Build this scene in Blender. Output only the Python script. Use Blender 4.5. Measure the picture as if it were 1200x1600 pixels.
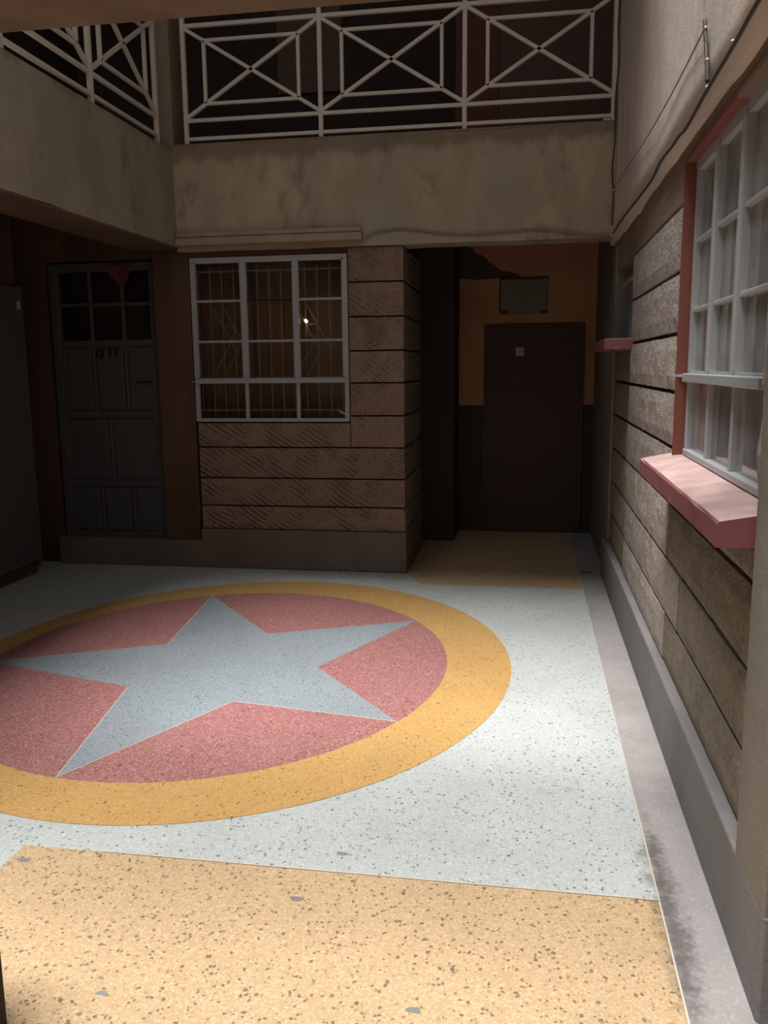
import bpy, bmesh, math, random
from mathutils import Vector, Matrix, noise

for o in list(bpy.data.objects):
    bpy.data.objects.remove(o)
S = bpy.context.scene
COL = S.collection

# ------------------------------------------------------------------ camera
F_PX, PITCH, YAW, ROLL, CAM_H = 1334.6, -0.16827, -0.16680, -0.01073, 1.5
fw = Vector((math.sin(YAW)*math.cos(PITCH), math.cos(YAW)*math.cos(PITCH), math.sin(PITCH)))
rt = Vector((math.cos(YAW), -math.sin(YAW), 0))
up = rt.cross(fw)
r2 = math.cos(ROLL)*rt + math.sin(ROLL)*up
u2 = -math.sin(ROLL)*rt + math.cos(ROLL)*up
cd = bpy.data.cameras.new('camera')
cd.sensor_fit = 'VERTICAL'; cd.sensor_height = 36.0; cd.lens = F_PX/1600*36.0
cd.clip_start = 0.02; cd.clip_end = 200
cam = bpy.data.objects.new('camera', cd)
COL.objects.link(cam)
cam.matrix_world = Matrix(((r2.x, u2.x, -fw.x, 0), (r2.y, u2.y, -fw.y, 0), (r2.z, u2.z, -fw.z, CAM_H), (0, 0, 0, 1)))
S.camera = cam

# ------------------------------------------------------------------ sky and exposure
W = bpy.data.worlds.new('overcast_sky'); S.world = W
W.use_nodes = True
bg = W.node_tree.nodes['Background']
bg.inputs['Color'].default_value = (0.93, 0.97, 1.0, 1)
bg.inputs['Strength'].default_value = 0.62
sd = bpy.data.lights.new('hazy_sun', 'SUN'); sd.energy = 5.1; sd.angle = math.radians(26); sd.color = (1.0, 0.99, 0.97)
sun = bpy.data.objects.new('hazy_sun', sd); COL.objects.link(sun)
sun.location = (-1, 1, 9)
sun.rotation_euler = Vector((0.15, 0.16, -1.0)).to_track_quat('-Z', 'Y').to_euler()
S.view_settings.view_transform = 'Standard'
S.view_settings.look = 'None'
S.view_settings.gamma = 1.0
S.view_settings.use_curve_mapping = False
S.view_settings.exposure = 0.35

# opening of an added, unseen roof, placed to shape the daylight
ROOF_Z, HOLE = 5.6, (-3.75, 0.55, -0.9, 3.95)

# ------------------------------------------------------------------ materials
class NB:
    def __init__(s, name):
        s.m = bpy.data.materials.new(name); s.m.use_nodes = True
        s.t = s.m.node_tree; s.n = s.t.nodes; s.l = s.t.links
        s.p = s.n['Principled BSDF']; s.out = s.n['Material Output']
        g = s.n.new('ShaderNodeNewGeometry'); s.pos = g.outputs['Position']
    def put(s, sock, v):
        if isinstance(v, bpy.types.NodeSocket): s.l.new(v, sock)
        else:
            sock.default_value = (*v, 1) if isinstance(v, tuple) and len(v) == 3 and sock.type == 'RGBA' else v
    def math(s, op, a, b=0.0, c=0.0, clamp=False):
        n = s.n.new('ShaderNodeMath'); n.operation = op; n.use_clamp = clamp
        s.put(n.inputs[0], a); s.put(n.inputs[1], b); s.put(n.inputs[2], c)
        return n.outputs[0]
    def noise(s, scale, detail=3.0, rough=0.55, vec=None, col=False):
        n = s.n.new('ShaderNodeTexNoise'); n.inputs['Scale'].default_value = scale
        n.inputs['Detail'].default_value = detail; n.inputs['Roughness'].default_value = rough
        s.l.new(vec or s.pos, n.inputs['Vector'])
        return n.outputs['Color' if col else 'Fac']
    def vor(s, scale, vec=None):
        n = s.n.new('ShaderNodeTexVoronoi'); n.inputs['Scale'].default_value = scale
        s.l.new(vec or s.pos, n.inputs['Vector'])
        return n.outputs['Distance'], n.outputs['Color']
    def scale(s, v, vec=None):
        n = s.n.new('ShaderNodeMapping'); n.inputs['Scale'].default_value = v
        s.l.new(vec or s.pos, n.inputs['Vector']); return n.outputs[0]
    def ramp(s, v, lo, hi):
        n = s.n.new('ShaderNodeMapRange'); n.interpolation_type = 'SMOOTHSTEP'
        s.put(n.inputs[0], v); n.inputs[1].default_value = lo; n.inputs[2].default_value = hi
        return n.outputs[0]
    def mix(s, f, a, b, mode='MIX'):
        n = s.n.new('ShaderNodeMix'); n.data_type = 'RGBA'; n.blend_type = mode
        s.put(n.inputs[0], f); s.put(n.inputs[6], a); s.put(n.inputs[7], b)
        return n.outputs[2]
    def sep(s, v):
        n = s.n.new('ShaderNodeSeparateXYZ'); s.l.new(v, n.inputs[0]); return n.outputs
    def rand(s):
        return s.n.new('ShaderNodeObjectInfo').outputs['Random']
    def bump(s, h, strength=0.4, dist=0.01):
        n = s.n.new('ShaderNodeBump'); n.inputs['Strength'].default_value = strength
        n.inputs['Distance'].default_value = dist
        s.l.new(h, n.inputs['Height']); s.l.new(n.outputs[0], s.p.inputs['Normal'])
    def done(s, col, rough=0.8, spec=0.3, metal=0.0):
        s.put(s.p.inputs['Base Color'], col); s.put(s.p.inputs['Roughness'], rough)
        s.put(s.p.inputs['Specular IOR Level'], spec); s.p.inputs['Metallic'].default_value = metal
        return s.m

def dirt_mask(b):
    """wet black dirt that gathers along the drain edge near the entrance"""
    x, y, z = b.sep(b.pos)
    n = b.math('ADD', b.math('MULTIPLY', b.noise(8.0, 4.0, 0.65), 0.62), b.math('MULTIPLY', b.noise(55.0, 3.0, 0.6), 0.38))
    dx = b.math('DIVIDE', b.math('ABSOLUTE', b.math('SUBTRACT', x, 0.412)), 0.085)
    dy = b.math('MAXIMUM', b.math('SUBTRACT', b.math('ABSOLUTE', b.math('DIVIDE', b.math('SUBTRACT', y, 2.2), 0.5)), 0.6), 0.0)
    d = b.math('ADD', dx, dy)
    v = b.math('SUBTRACT', b.math('ADD', 0.62, b.math('MULTIPLY', b.math('SUBTRACT', n, 0.5), 2.6)), d)
    return b.ramp(v, -0.15, 0.75)

def terrazzo(name, base, dark, light, density=0.09, speck=0.35):
    b = NB(name)
    wv = b.n.new('ShaderNodeVectorMath'); wv.operation = 'MULTIPLY_ADD'
    b.l.new(b.noise(40, 2, 0.5, None, True), wv.inputs[0]); wv.inputs[1].default_value = (0.02, 0.02, 0.0); b.l.new(b.pos, wv.inputs[2])
    d1, c1 = b.vor(88.0, wv.outputs[0]); r1 = b.sep(c1)
    d2, c2 = b.vor(190.0); r2_ = b.sep(c2)
    chip = b.math('MULTIPLY', b.math('GREATER_THAN', r1[0], 1-density), b.math('LESS_THAN', d1, b.math('ADD', 0.18, b.math('MULTIPLY', r1[1], 0.36))))
    fine = b.math('MULTIPLY', b.math('GREATER_THAN', r2_[0], 0.62), speck)
    finel = b.math('MULTIPLY', b.math('LESS_THAN', r2_[0], 0.22), speck)
    col = b.mix(b.ramp(b.noise(1.6, 4), 0.3, 0.75), base, tuple(c*0.86 for c in base))
    col = b.mix(fine, col, tuple(c*0.62 for c in base))
    col = b.mix(finel, col, light)
    col = b.mix(b.math('MULTIPLY', chip, b.math('ADD', 0.35, b.math('MULTIPLY', r1[2], 0.6))), col, dark)
    grime = b.ramp(b.noise(2.7, 5, 0.65), 0.56, 0.8)
    col = b.mix(b.math('MULTIPLY', grime, 0.35), col, (0.25, 0.21, 0.17))
    col = b.mix(b.math('MULTIPLY', dirt_mask(b), 0.75), col, (0.09, 0.075, 0.06))
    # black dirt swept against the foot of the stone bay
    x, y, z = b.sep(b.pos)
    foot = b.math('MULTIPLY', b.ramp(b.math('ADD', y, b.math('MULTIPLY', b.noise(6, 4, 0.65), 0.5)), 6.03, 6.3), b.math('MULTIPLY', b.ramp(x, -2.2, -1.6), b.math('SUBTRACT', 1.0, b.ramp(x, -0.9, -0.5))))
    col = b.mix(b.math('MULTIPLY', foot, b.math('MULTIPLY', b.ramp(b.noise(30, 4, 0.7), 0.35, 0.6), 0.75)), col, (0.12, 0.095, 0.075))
    return b.done(col, 0.5, 0.35)

def plaster(name, c1, c2, stain, stain_amt=0.6, sc=2.5, rough=0.85, drip=True, bump=0.25):
    b = NB(name)
    v = b.scale((1.0, 1.0, 0.35)) if drip else b.pos
    col = b.mix(b.ramp(b.noise(sc, 5, 0.6, v), 0.35, 0.65), c1, c2)
    col = b.mix(b.math('MULTIPLY', b.ramp(b.noise(sc*1.9, 5, 0.7, v), 0.55, 0.75), stain_amt), col, stain)
    col = b.mix(b.math('MULTIPLY', b.noise(60, 2), 0.18), col, tuple(c*0.55 for c in c1))
    b.bump(b.math('ADD', b.noise(14, 4), b.math('MULTIPLY', b.noise(90, 2), 0.4)), bump, 0.012)
    return b.done(col, rough, 0.2)

def stone_mat(name, c1, c2, pit, chisel=False):
    b = NB(name)
    col = b.mix(b.rand(), c1, c2)
    col = b.mix(b.math('MULTIPLY', b.ramp(b.noise(7, 5, 0.65), 0.4, 0.7), 0.6), col, pit)
    col = b.mix(b.math('MULTIPLY', b.ramp(b.noise(42, 3, 0.6), 0.52, 0.7), 0.55), col, tuple(c*0.45 for c in pit))
    h = b.math('ADD', b.noise(22, 5, 0.65), b.math('MULTIPLY', b.noise(80, 2), 0.3))
    if chisel:
        x, y, z = b.sep(b.pos)
        ph = b.math('ADD', b.math('ADD', b.math('MULTIPLY', x, 95.0), b.math('MULTIPLY', z, 150.0)), b.math('MULTIPLY', b.noise(3.0, 3), 12.0))
        w = b.math('MULTIPLY', b.math('SINE', ph), b.ramp(b.noise(6.5, 2), 0.46, 0.62))
        h = b.math('ADD', h, b.math('MULTIPLY', w, 0.75))
        b.bump(h, 0.7, 0.018)
    else:
        b.bump(b.math('ADD', h, b.math('MULTIPLY', b.noise(48, 4, 0.7), 0.7)), 0.75, 0.02)
    return b.done(col, 0.9, 0.15)

def paint(name, c, rough=0.5, spec=0.4, var=0.25, metal=0.0, wear=None):
    b = NB(name)
    col = b.mix(b.math('MULTIPLY', b.noise(9, 4, 0.6), var*2), c, tuple(x*0.6 for x in c))
    if wear: col = b.mix(b.math('MULTIPLY', b.ramp(b.noise(16, 5, 0.7), 0.58, 0.7), 0.8), col, wear)
    b.bump(b.noise(40, 3), 0.12, 0.004)
    return b.done(col, rough, spec, metal)

M = {}
M['tz_white'] = terrazzo('terrazzo_white', (0.465, 0.487, 0.472), (0.15, 0.155, 0.15), (0.62, 0.64, 0.61), 0.22, 0.3)
M['tz_orange'] = terrazzo('terrazzo_yellow', (0.52, 0.305, 0.105), (0.2, 0.115, 0.045), (0.64, 0.45, 0.22), 0.2, 0.3)
M['tz_peach'] = terrazzo('terrazzo_peach', (0.51, 0.352, 0.2), (0.15, 0.105, 0.07), (0.66, 0.52, 0.34), 0.36, 0.3)
M['tz_red'] = terrazzo('terrazzo_red', (0.35, 0.145, 0.135), (0.14, 0.055, 0.055), (0.52, 0.33, 0.31), 0.2, 0.5)
M['tz_star'] = terrazzo('terrazzo_grey_blue', (0.265, 0.30, 0.325), (0.10, 0.11, 0.12), (0.38, 0.41, 0.42), 0.2, 0.4)
M['strip'] = paint('divider_strip', (0.62, 0.55, 0.45), 0.4)

def concrete_drain():
    b = NB('drain_concrete')
    col = b.mix(b.ramp(b.noise(3, 5, 0.6), 0.35, 0.7), (0.32, 0.295, 0.285), (0.25, 0.23, 0.22))
    col = b.mix(b.math('MULTIPLY', b.ramp(b.noise(120, 2), 0.55, 0.7), 0.4), col, (0.5, 0.48, 0.47))
    col = b.mix(b.math('MULTIPLY', dirt_mask(b), 0.75), col, (0.07, 0.06, 0.055))
    b.bump(b.noise(70, 3), 0.3, 0.006)
    return b.done(col, 0.75, 0.25)
M['drain'] = concrete_drain()
M['plinth'] = plaster('plinth_cement', (0.235, 0.22, 0.215), (0.195, 0.18, 0.175), (0.13, 0.12, 0.11), 0.3, 3.0)
M['plinth_back'] = plaster('plinth_brown_cement', (0.20, 0.155, 0.125), (0.165, 0.125, 0.10), (0.11, 0.08, 0.06), 0.4, 3.0)
M['beam'] = plaster('beam_cement', (0.47, 0.39, 0.29), (0.36, 0.295, 0.22), (0.20, 0.155, 0.11), 0.7, 2.0)
def beam_mat(name, c1, c2, dark, green, ztop):
    b = NB(name); x, y, z = b.sep(b.pos)
    v = b.scale((1.0, 1.0, 0.5))
    col = b.mix(b.ramp(b.noise(2.4, 5, 0.65, v), 0.38, 0.62), c1, c2)
    col = b.mix(b.math('MULTIPLY', b.ramp(b.noise(1.3, 3, 0.5, v), 0.5, 0.7), 0.7), col, green)
    col = b.mix(b.math('MULTIPLY', b.ramp(b.noise(4.2, 6, 0.7, v), 0.52, 0.72), 0.75), col, dark)
    # rain stain running down from the slab edge
    st_ = b.math('ADD', z, b.math('MULTIPLY', b.math('SUBTRACT', b.noise(7, 4, 0.6, b.scale((1, 1, 0.15))), 0.5), 0.22))
    col = b.mix(b.math('MULTIPLY', b.ramp(st_, ztop-0.13, ztop-0.06), 0.7), col, dark)
    col = b.mix(b.math('MULTIPLY', b.noise(60, 2), 0.18), col, tuple(c*0.55 for c in c1))
    b.bump(b.math('ADD', b.noise(14, 4), b.math('MULTIPLY', b.noise(90, 2), 0.4)), 0.3, 0.012)
    return b.done(col, 0.85, 0.2)
M['beam'] = beam_mat('beam_cement', (0.46, 0.375, 0.27), (0.36, 0.285, 0.205), (0.17, 0.12, 0.085), (0.34, 0.315, 0.265), 3.06)
M['hood'] = plaster('hood_brown', (0.42, 0.30, 0.22), (0.34, 0.235, 0.17), (0.22, 0.15, 0.11), 0.4, 3.0)
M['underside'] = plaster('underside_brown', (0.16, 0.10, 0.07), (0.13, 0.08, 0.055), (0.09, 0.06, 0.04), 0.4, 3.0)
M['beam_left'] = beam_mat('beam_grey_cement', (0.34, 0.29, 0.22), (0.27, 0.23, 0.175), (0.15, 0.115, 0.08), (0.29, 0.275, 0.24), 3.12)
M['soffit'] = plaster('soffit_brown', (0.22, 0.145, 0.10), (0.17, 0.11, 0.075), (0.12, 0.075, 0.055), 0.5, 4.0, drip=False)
M['upper'] = plaster('upper_wall_plaster', (0.74, 0.61, 0.51), (0.50, 0.44, 0.39), (0.36, 0.34, 0.32), 0.75, 1.1)
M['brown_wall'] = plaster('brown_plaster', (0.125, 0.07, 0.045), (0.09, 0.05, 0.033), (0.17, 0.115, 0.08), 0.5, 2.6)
M['band'] = plaster('brown_band_plaster', (0.27, 0.20, 0.15), (0.22, 0.155, 0.11), (0.14, 0.10, 0.07), 0.6, 3.0)
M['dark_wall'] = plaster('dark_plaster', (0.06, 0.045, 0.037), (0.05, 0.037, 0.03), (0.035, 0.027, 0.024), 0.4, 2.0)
M['olive'] = plaster('olive_plaster', (0.25, 0.225, 0.19), (0.21, 0.19, 0.16), (0.14, 0.12, 0.1), 0.5, 3.0)
M['stone_back'] = stone_mat('chiselled_brown_stone', (0.31, 0.215, 0.155), (0.26, 0.175, 0.13), (0.20, 0.13, 0.095), True)
M['stone_right'] = stone_mat('rough_grey_stone', (0.47, 0.405, 0.36), (0.38, 0.325, 0.285), (0.27, 0.23, 0.195))
M['stone_olive'] = stone_mat('dressed_olive_stone', (0.29, 0.245, 0.185), (0.24, 0.2, 0.15), (0.17, 0.14, 0.105))
M['mortar'] = plaster('mortar_dark', (0.10, 0.085, 0.07), (0.08, 0.065, 0.055), (0.05, 0.04, 0.03), 0.4, 6.0)
M['steel'] = paint('grey_steel_paint', (0.40, 0.40, 0.41), 0.45, 0.4, 0.15)
M['steel_pale'] = paint('pale_steel_paint', (0.42, 0.43, 0.44), 0.4, 0.4, 0.12)
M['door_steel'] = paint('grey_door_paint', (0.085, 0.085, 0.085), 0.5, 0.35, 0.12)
M['rail'] = paint('railing_paint', (0.62, 0.56, 0.49), 0.45, 0.4, 0.15)
M['red_reveal'] = paint('red_oxide_reveal', (0.24, 0.085, 0.065), 0.7, 0.25, 0.25)
def sill_mat():
    b = NB('red_oxide_sill')
    col = b.mix(b.math('MULTIPLY', b.noise(9, 4, 0.6), 0.5), (0.27, 0.10, 0.108), (0.18, 0.068, 0.074))
    g = b.n.new('ShaderNodeNewGeometry'); nz = b.sep(g.outputs['Normal'])[2]
    dust_light = b.math('MULTIPLY', b.ramp(nz, 0.6, 0.95), b.math('ADD', 0.55, b.math('MULTIPLY', b.ramp(b.noise(7, 4, 0.6), 0.35, 0.65), 0.35)))  # upward faces paled: settled dust plus caught light painted into the colour
    col = b.mix(dust_light, col, (0.60, 0.44, 0.41))
    col = b.mix(b.math('MULTIPLY', b.ramp(b.noise(30, 4, 0.7), 0.64, 0.7), 0.8), col, (0.6, 0.5, 0.46))
    b.bump(b.noise(40, 3), 0.2, 0.005)
    return b.done(col, 0.6, 0.3)
M['sill'] = sill_mat()
M['black'] = paint('black_rubber', (0.012, 0.011, 0.011), 0.6, 0.3, 0.1)
M['cable'] = paint('dark_cable', (0.07, 0.055, 0.045), 0.6, 0.3, 0.1)
M['cable_grey'] = paint('grey_cable', (0.24, 0.21, 0.18), 0.6, 0.3, 0.1)
M['white_clip'] = paint('white_clip', (0.62, 0.6, 0.56), 0.4)
M['grille'] = paint('grille_paint', (0.74, 0.60, 0.48), 0.5)
M['curtain'] = plaster('brown_curtain', (0.50, 0.31, 0.20), (0.42, 0.26, 0.165), (0.3, 0.18, 0.12), 0.3, 3.0)
M['curtain_grey'] = plaster('grey_curtain', (0.34, 0.34, 0.34), (0.28, 0.28, 0.28), (0.2, 0.2, 0.2), 0.3, 3.0)
M['wood'] = paint('dark_brown_door', (0.095, 0.055, 0.042), 0.55, 0.3, 0.2)
M['panel'] = paint('grey_panel', (0.23, 0.20, 0.175), 0.6, 0.3, 0.15)
M['paper'] = paint('white_paper', (0.55, 0.5, 0.45), 0.8)
M['maroon'] = paint('maroon_paint', (0.15, 0.04, 0.03), 0.6)
M['brown_paint'] = paint('brown_paint', (0.13, 0.08, 0.055), 0.6)
M['cloth'] = paint('red_cloth', (0.16, 0.06, 0.05), 0.9, 0.1)

def glass_mat(name, dust_light, dust_col, tint):
    m = bpy.data.materials.new(name); m.use_nodes = True
    t = m.node_tree; t.nodes.clear()
    out = t.nodes.new('ShaderNodeOutputMaterial'); tr = t.nodes.new('ShaderNodeBsdfTransparent')
    gl = t.nodes.new('ShaderNodeBsdfGlossy'); df = t.nodes.new('ShaderNodeBsdfDiffuse')
    fr = t.nodes.new('ShaderNodeFresnel'); m1 = t.nodes.new('ShaderNodeMixShader'); m2 = t.nodes.new('ShaderNodeMixShader')
    tr.inputs[0].default_value = (*tint, 1); gl.inputs['Roughness'].default_value = 0.05
    df.inputs[0].default_value = (*dust_col, 1); fr.inputs['IOR'].default_value = 1.5
    nz = t.nodes.new('ShaderNodeTexNoise'); nz.inputs['Scale'].default_value = 5
    ge = t.nodes.new('ShaderNodeNewGeometry'); t.links.new(ge.outputs['Position'], nz.inputs['Vector'])
    mu = t.nodes.new('ShaderNodeMath'); mu.operation = 'MULTIPLY'; mu.inputs[1].default_value = dust_light*2
    t.links.new(nz.outputs['Fac'], mu.inputs[0])
    t.links.new(mu.outputs[0], m1.inputs[0]); t.links.new(tr.outputs[0], m1.inputs[1]); t.links.new(df.outputs[0], m1.inputs[2])
    t.links.new(fr.outputs[0], m2.inputs[0]); t.links.new(m1.outputs[0], m2.inputs[1]); t.links.new(gl.outputs[0], m2.inputs[2])
    t.links.new(m2.outputs[0], out.inputs[0])
    return m
M['glass'] = glass_mat('clear_dusty_glass', 0.06, (0.2, 0.17, 0.14), (0.9, 0.88, 0.85))
M['glass_dusty'] = glass_mat('dusty_grey_glass', 0.72, (0.36, 0.355, 0.335), (0.7, 0.72, 0.72))

def recess_paint():
    b = NB('recess_two_tone_paint')
    x, y, z = b.sep(b.pos)
    up_ = b.mix(b.ramp(b.noise(2.2, 4), 0.35, 0.7), (0.50, 0.28, 0.15), (0.40, 0.21, 0.11))
    # red-brown distemper above the dark patch
    up_ = b.mix(b.ramp(b.math('ADD', z, b.math('MULTIPLY', b.noise(3), 0.2)), 2.34, 2.5), up_, (0.46, 0.20, 0.115))
    # a dark patch with a ragged edge in the top left corner
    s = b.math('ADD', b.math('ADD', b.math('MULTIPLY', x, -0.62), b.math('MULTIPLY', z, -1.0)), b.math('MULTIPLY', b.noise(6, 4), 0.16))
    ragged_patch = b.math('MULTIPLY', b.math('GREATER_THAN', s, -2.12), b.math('GREATER_THAN', b.math('ADD', z, b.math('MULTIPLY', b.noise(5, 2), 0.06)), 2.285))
    up_ = b.mix(ragged_patch, up_, (0.085, 0.06, 0.05))
    dado = b.math('LESS_THAN', z, 1.15)
    col = b.mix(dado, up_, (0.065, 0.05, 0.045))
    b.bump(b.noise(18, 4), 0.2, 0.01)
    return b.done(col, 0.75, 0.25)
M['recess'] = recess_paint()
def bulb_mat():
    b = NB('bulb_glow'); b.p.inputs['Emission Color'].default_value = (1.0, 0.72, 0.35, 1)
    b.p.inputs['Emission Strength'].default_value = 4.0
    return b.done((0.9, 0.7, 0.4), 0.3)
M['bulb'] = bulb_mat()

# ------------------------------------------------------------------ builders
def link(name, me, mat, parent=None):
    o = bpy.data.objects.new(name, me); COL.objects.link(o)
    if mat and not me.materials: me.materials.append(M[mat])
    if parent: o.parent = parent
    return o
def tag(o, label, cat, group=None, kind=None):
    o['label'] = label; o['category'] = cat
    if group: o['group'] = group
    if kind: o['kind'] = kind
    return o
def struct(o, label, cat): return tag(o, label, cat, kind='structure')
def empty(name, loc=(0, 0, 0)):
    o = bpy.data.objects.new(name, None); COL.objects.link(o); o.location = loc
    o.empty_display_size = 0.1
    return o
def child(o, parent):
    o.parent = parent
    o.matrix_parent_inverse = Matrix.Translation(parent.location).inverted()
    return o
def mesh(bm, name, smooth=False):
    me = bpy.data.meshes.new(name); bmesh.ops.recalc_face_normals(bm, faces=bm.faces)
    bm.to_mesh(me); bm.free()
    if smooth:
        for p in me.polygons: p.use_smooth = True
    return me
def add_box(bm, x0, x1, y0, y1, z0, z1):
    vs = [bm.verts.new((x, y, z)) for x in (x0, x1) for y in (y0, y1) for z in (z0, z1)]
    for f in ((0, 1, 3, 2), (4, 6, 7, 5), (0, 4, 5, 1), (2, 3, 7, 6), (0, 2, 6, 4), (1, 5, 7, 3)):
        bm.faces.new([vs[i] for i in f])
def boxes(name, lst, mat, parent=None, bevel=0.0):
    bm = bmesh.new()
    for b in lst: add_box(bm, *b)
    if bevel:
        bmesh.ops.bevel(bm, geom=list(bm.edges), offset=bevel, segments=2, affect='EDGES', profile=0.5)
    o = link(name, mesh(bm, name), mat)
    if parent: child(o, parent)
    return o
def box(name, x0, x1, y0, y1, z0, z1, mat, parent=None, bevel=0.0):
    return boxes(name, [(x0, x1, y0, y1, z0, z1)], mat, parent, bevel)
def bar(name, a, b, w, d, mat, parent=None, upv=(0, 0, 1), bevel=0.0):
    """rectangular bar from a to b; w across, d along the cross of axis and across"""
    a, b = Vector(a), Vector(b); ax = (b-a).normalized(); u = Vector(upv)
    if abs(ax.dot(u)) > 0.98: u = Vector((1, 0, 0))
    s = ax.cross(u).normalized(); t = s.cross(ax).normalized()
    bm = bmesh.new()
    vs = [bm.verts.new(p + s*i*d/2 + t*j*w/2) for p in (a, b) for i in (-1, 1) for j in (-1, 1)]
    for f in ((0, 1, 3, 2), (4, 6, 7, 5), (0, 4, 5, 1), (2, 3, 7, 6), (0, 2, 6, 4), (1, 5, 7, 3)):
        bm.faces.new([vs[i] for i in f])
    if bevel: bmesh.ops.bevel(bm, geom=list(bm.edges), offset=bevel, segments=1, affect='EDGES')
    o = link(name, mesh(bm, name), mat)
    if parent: child(o, parent)
    return o
def tube(name, pts, r, mat, parent=None, sides=6):
    bm = bmesh.new(); rings = []
    P = [Vector(p) for p in pts]
    for i, p in enumerate(P):
        ax = (P[min(i+1, len(P)-1)] - P[max(i-1, 0)]).normalized()
        u = Vector((0, 0, 1)) if abs(ax.z) < 0.9 else Vector((1, 0, 0))
        s = ax.cross(u).normalized(); t = s.cross(ax)
        rings.append([bm.verts.new(p + s*math.cos(k*2*math.pi/sides)*r + t*math.sin(k*2*math.pi/sides)*r) for k in range(sides)])
    for a, b in zip(rings, rings[1:]):
        for k in range(sides): bm.faces.new((a[k], a[(k+1) % sides], b[(k+1) % sides], b[k]))
    bm.faces.new(rings[0]); bm.faces.new(rings[-1])
    o = link(name, mesh(bm, name, True), mat)
    if parent: child(o, parent)
    return o
def smooth_path(pts, n=6):
    P = [Vector(p) for p in pts]; out = []
    for i in range(len(P)-1):
        p0, p1, p2, p3 = P[max(i-1, 0)], P[i], P[i+1], P[min(i+2, len(P)-1)]
        for k in range(n):
            t = k/n
            out.append(0.5*((2*p1) + (p2-p0)*t + (2*p0-5*p1+4*p2-p3)*t*t + (3*p1-p0-3*p2+p3)*t**3))
    return out + [P[-1]]
def stone(name, a0, a1, z0, z1, face, depth, axis, mat, parent, amp=0.006, seed=0, edge=0.008, step=0.09):
    """rough block. axis 'Y-': visible face at Y=face looking to -Y, a = X; axis 'X-': visible face at X=face, a = Y"""
    nu = max(3, min(30, int((a1-a0)/step))); nv = 4
    bm = bmesh.new(); g = []
    for i in range(nu+1):
        row = []
        for j in range(nv+1):
            a = a0 + (a1-a0)*i/nu; z = z0 + (z1-z0)*j/nv
            d = noise.noise(Vector((a*7+seed*3.1, z*9, seed*1.7)))*amp + noise.noise(Vector((a*19, z*21, seed)))*amp*0.5
            if i in (0, nu) or j in (0, nv):
                d = edge + abs(d)*0.5
                if 0 < i < nu: z += noise.noise(Vector((a*11, seed*2.2, j)))*0.003
            off = face + d
            row.append(bm.verts.new((a, off, z) if axis == 'Y-' else (off, a, z)))
        g.append(row)
    for i in range(nu):
        for j in range(nv): bm.faces.new((g[i][j], g[i+1][j], g[i+1][j+1], g[i][j+1]))
    ring = [g[i][0] for i in range(nu+1)] + [g[nu][j] for j in range(1, nv+1)] + [g[i][nv] for i in range(nu-1, -1, -1)] + [g[0][j] for j in range(nv-1, 0, -1)]
    back = [bm.verts.new((v.co.x, face+depth, v.co.z) if axis == 'Y-' else (face+depth, v.co.y, v.co.z)) for v in ring]
    n = len(ring)
    for k in range(n): bm.faces.new((ring[k], ring[(k+1) % n], back[(k+1) % n], back[k]))
    bm.faces.new(back)
    o = link(name, mesh(bm, name), mat)
    if parent: child(o, parent)
    return o
def plate(name, pts, z, mat, parent, thick=0.012):
    bm = bmesh.new(); vs = [bm.verts.new((x, y, z)) for x, y in pts]
    f = bm.faces.new(vs)
    r = bmesh.ops.extrude_face_region(bm, geom=[f])
    bmesh.ops.translate(bm, verts=[v for v in r['geom'] if isinstance(v, bmesh.types.BMVert)], vec=(0, 0, -thick))
    bmesh.ops.triangulate(bm, faces=[f for f in bm.faces if len(f.verts) > 4])
    o = link(name, mesh(bm, name), mat); child(o, parent)
    return o

# ================================================================== FLOOR
XW, XP, XG = 0.573, 0.543, 0.392        # right wall face, plinth face, drain edge
YB = 6.08                               # courtyard back wall
fl = struct(empty('floor'), 'terrazzo courtyard floor with a star in a ring', 'floor')
box('screed', -5.6, 0.9, -2.0, 8.4, -0.2, -0.013, 'plinth', fl)
plate('white_field', [(-3.62, -2.0), (-1.57, -2.0), (-1.57, 2.3), (XG, 2.3), (XG, 5.77), (-0.70, 5.77), (-0.89, 6.07), (-0.89, 6.2), (-5.6, 6.2), (-5.6, 5.5), (-3.62, 5.5)], -0.0015, 'tz_white', fl)
plate('entrance_field', [(-1.57, -2.0), (XG, -2.0), (XG, 2.3), (-1.57, 2.3)], -0.0015, 'tz_peach', fl)
plate('passage_field', [(-0.70, 5.77), (XG, 5.77), (XG, 8.2), (-2.2, 8.2), (-2.2, 7.0), (-0.89, 7.0), (-0.89, 6.07)], -0.0015, 'tz_peach', fl)
plate('drain_strip', [(XG, -2.0), (0.6, -2.0), (0.6, 8.2), (XG, 8.2)], -0.003, 'drain', fl)
box('drain_slot', 0.405, 0.475, 6.25, 6.275, -0.01, -0.002, 'black', fl)
def ell(cx, cy, a, b, t): return (cx+a*math.cos(t), cy+b*math.sin(t))
OUT, INN = (-1.490, 4.085, 1.433, 1.644), (-1.575, 4.066, 1.195, 1.340)
N = 96
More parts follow.
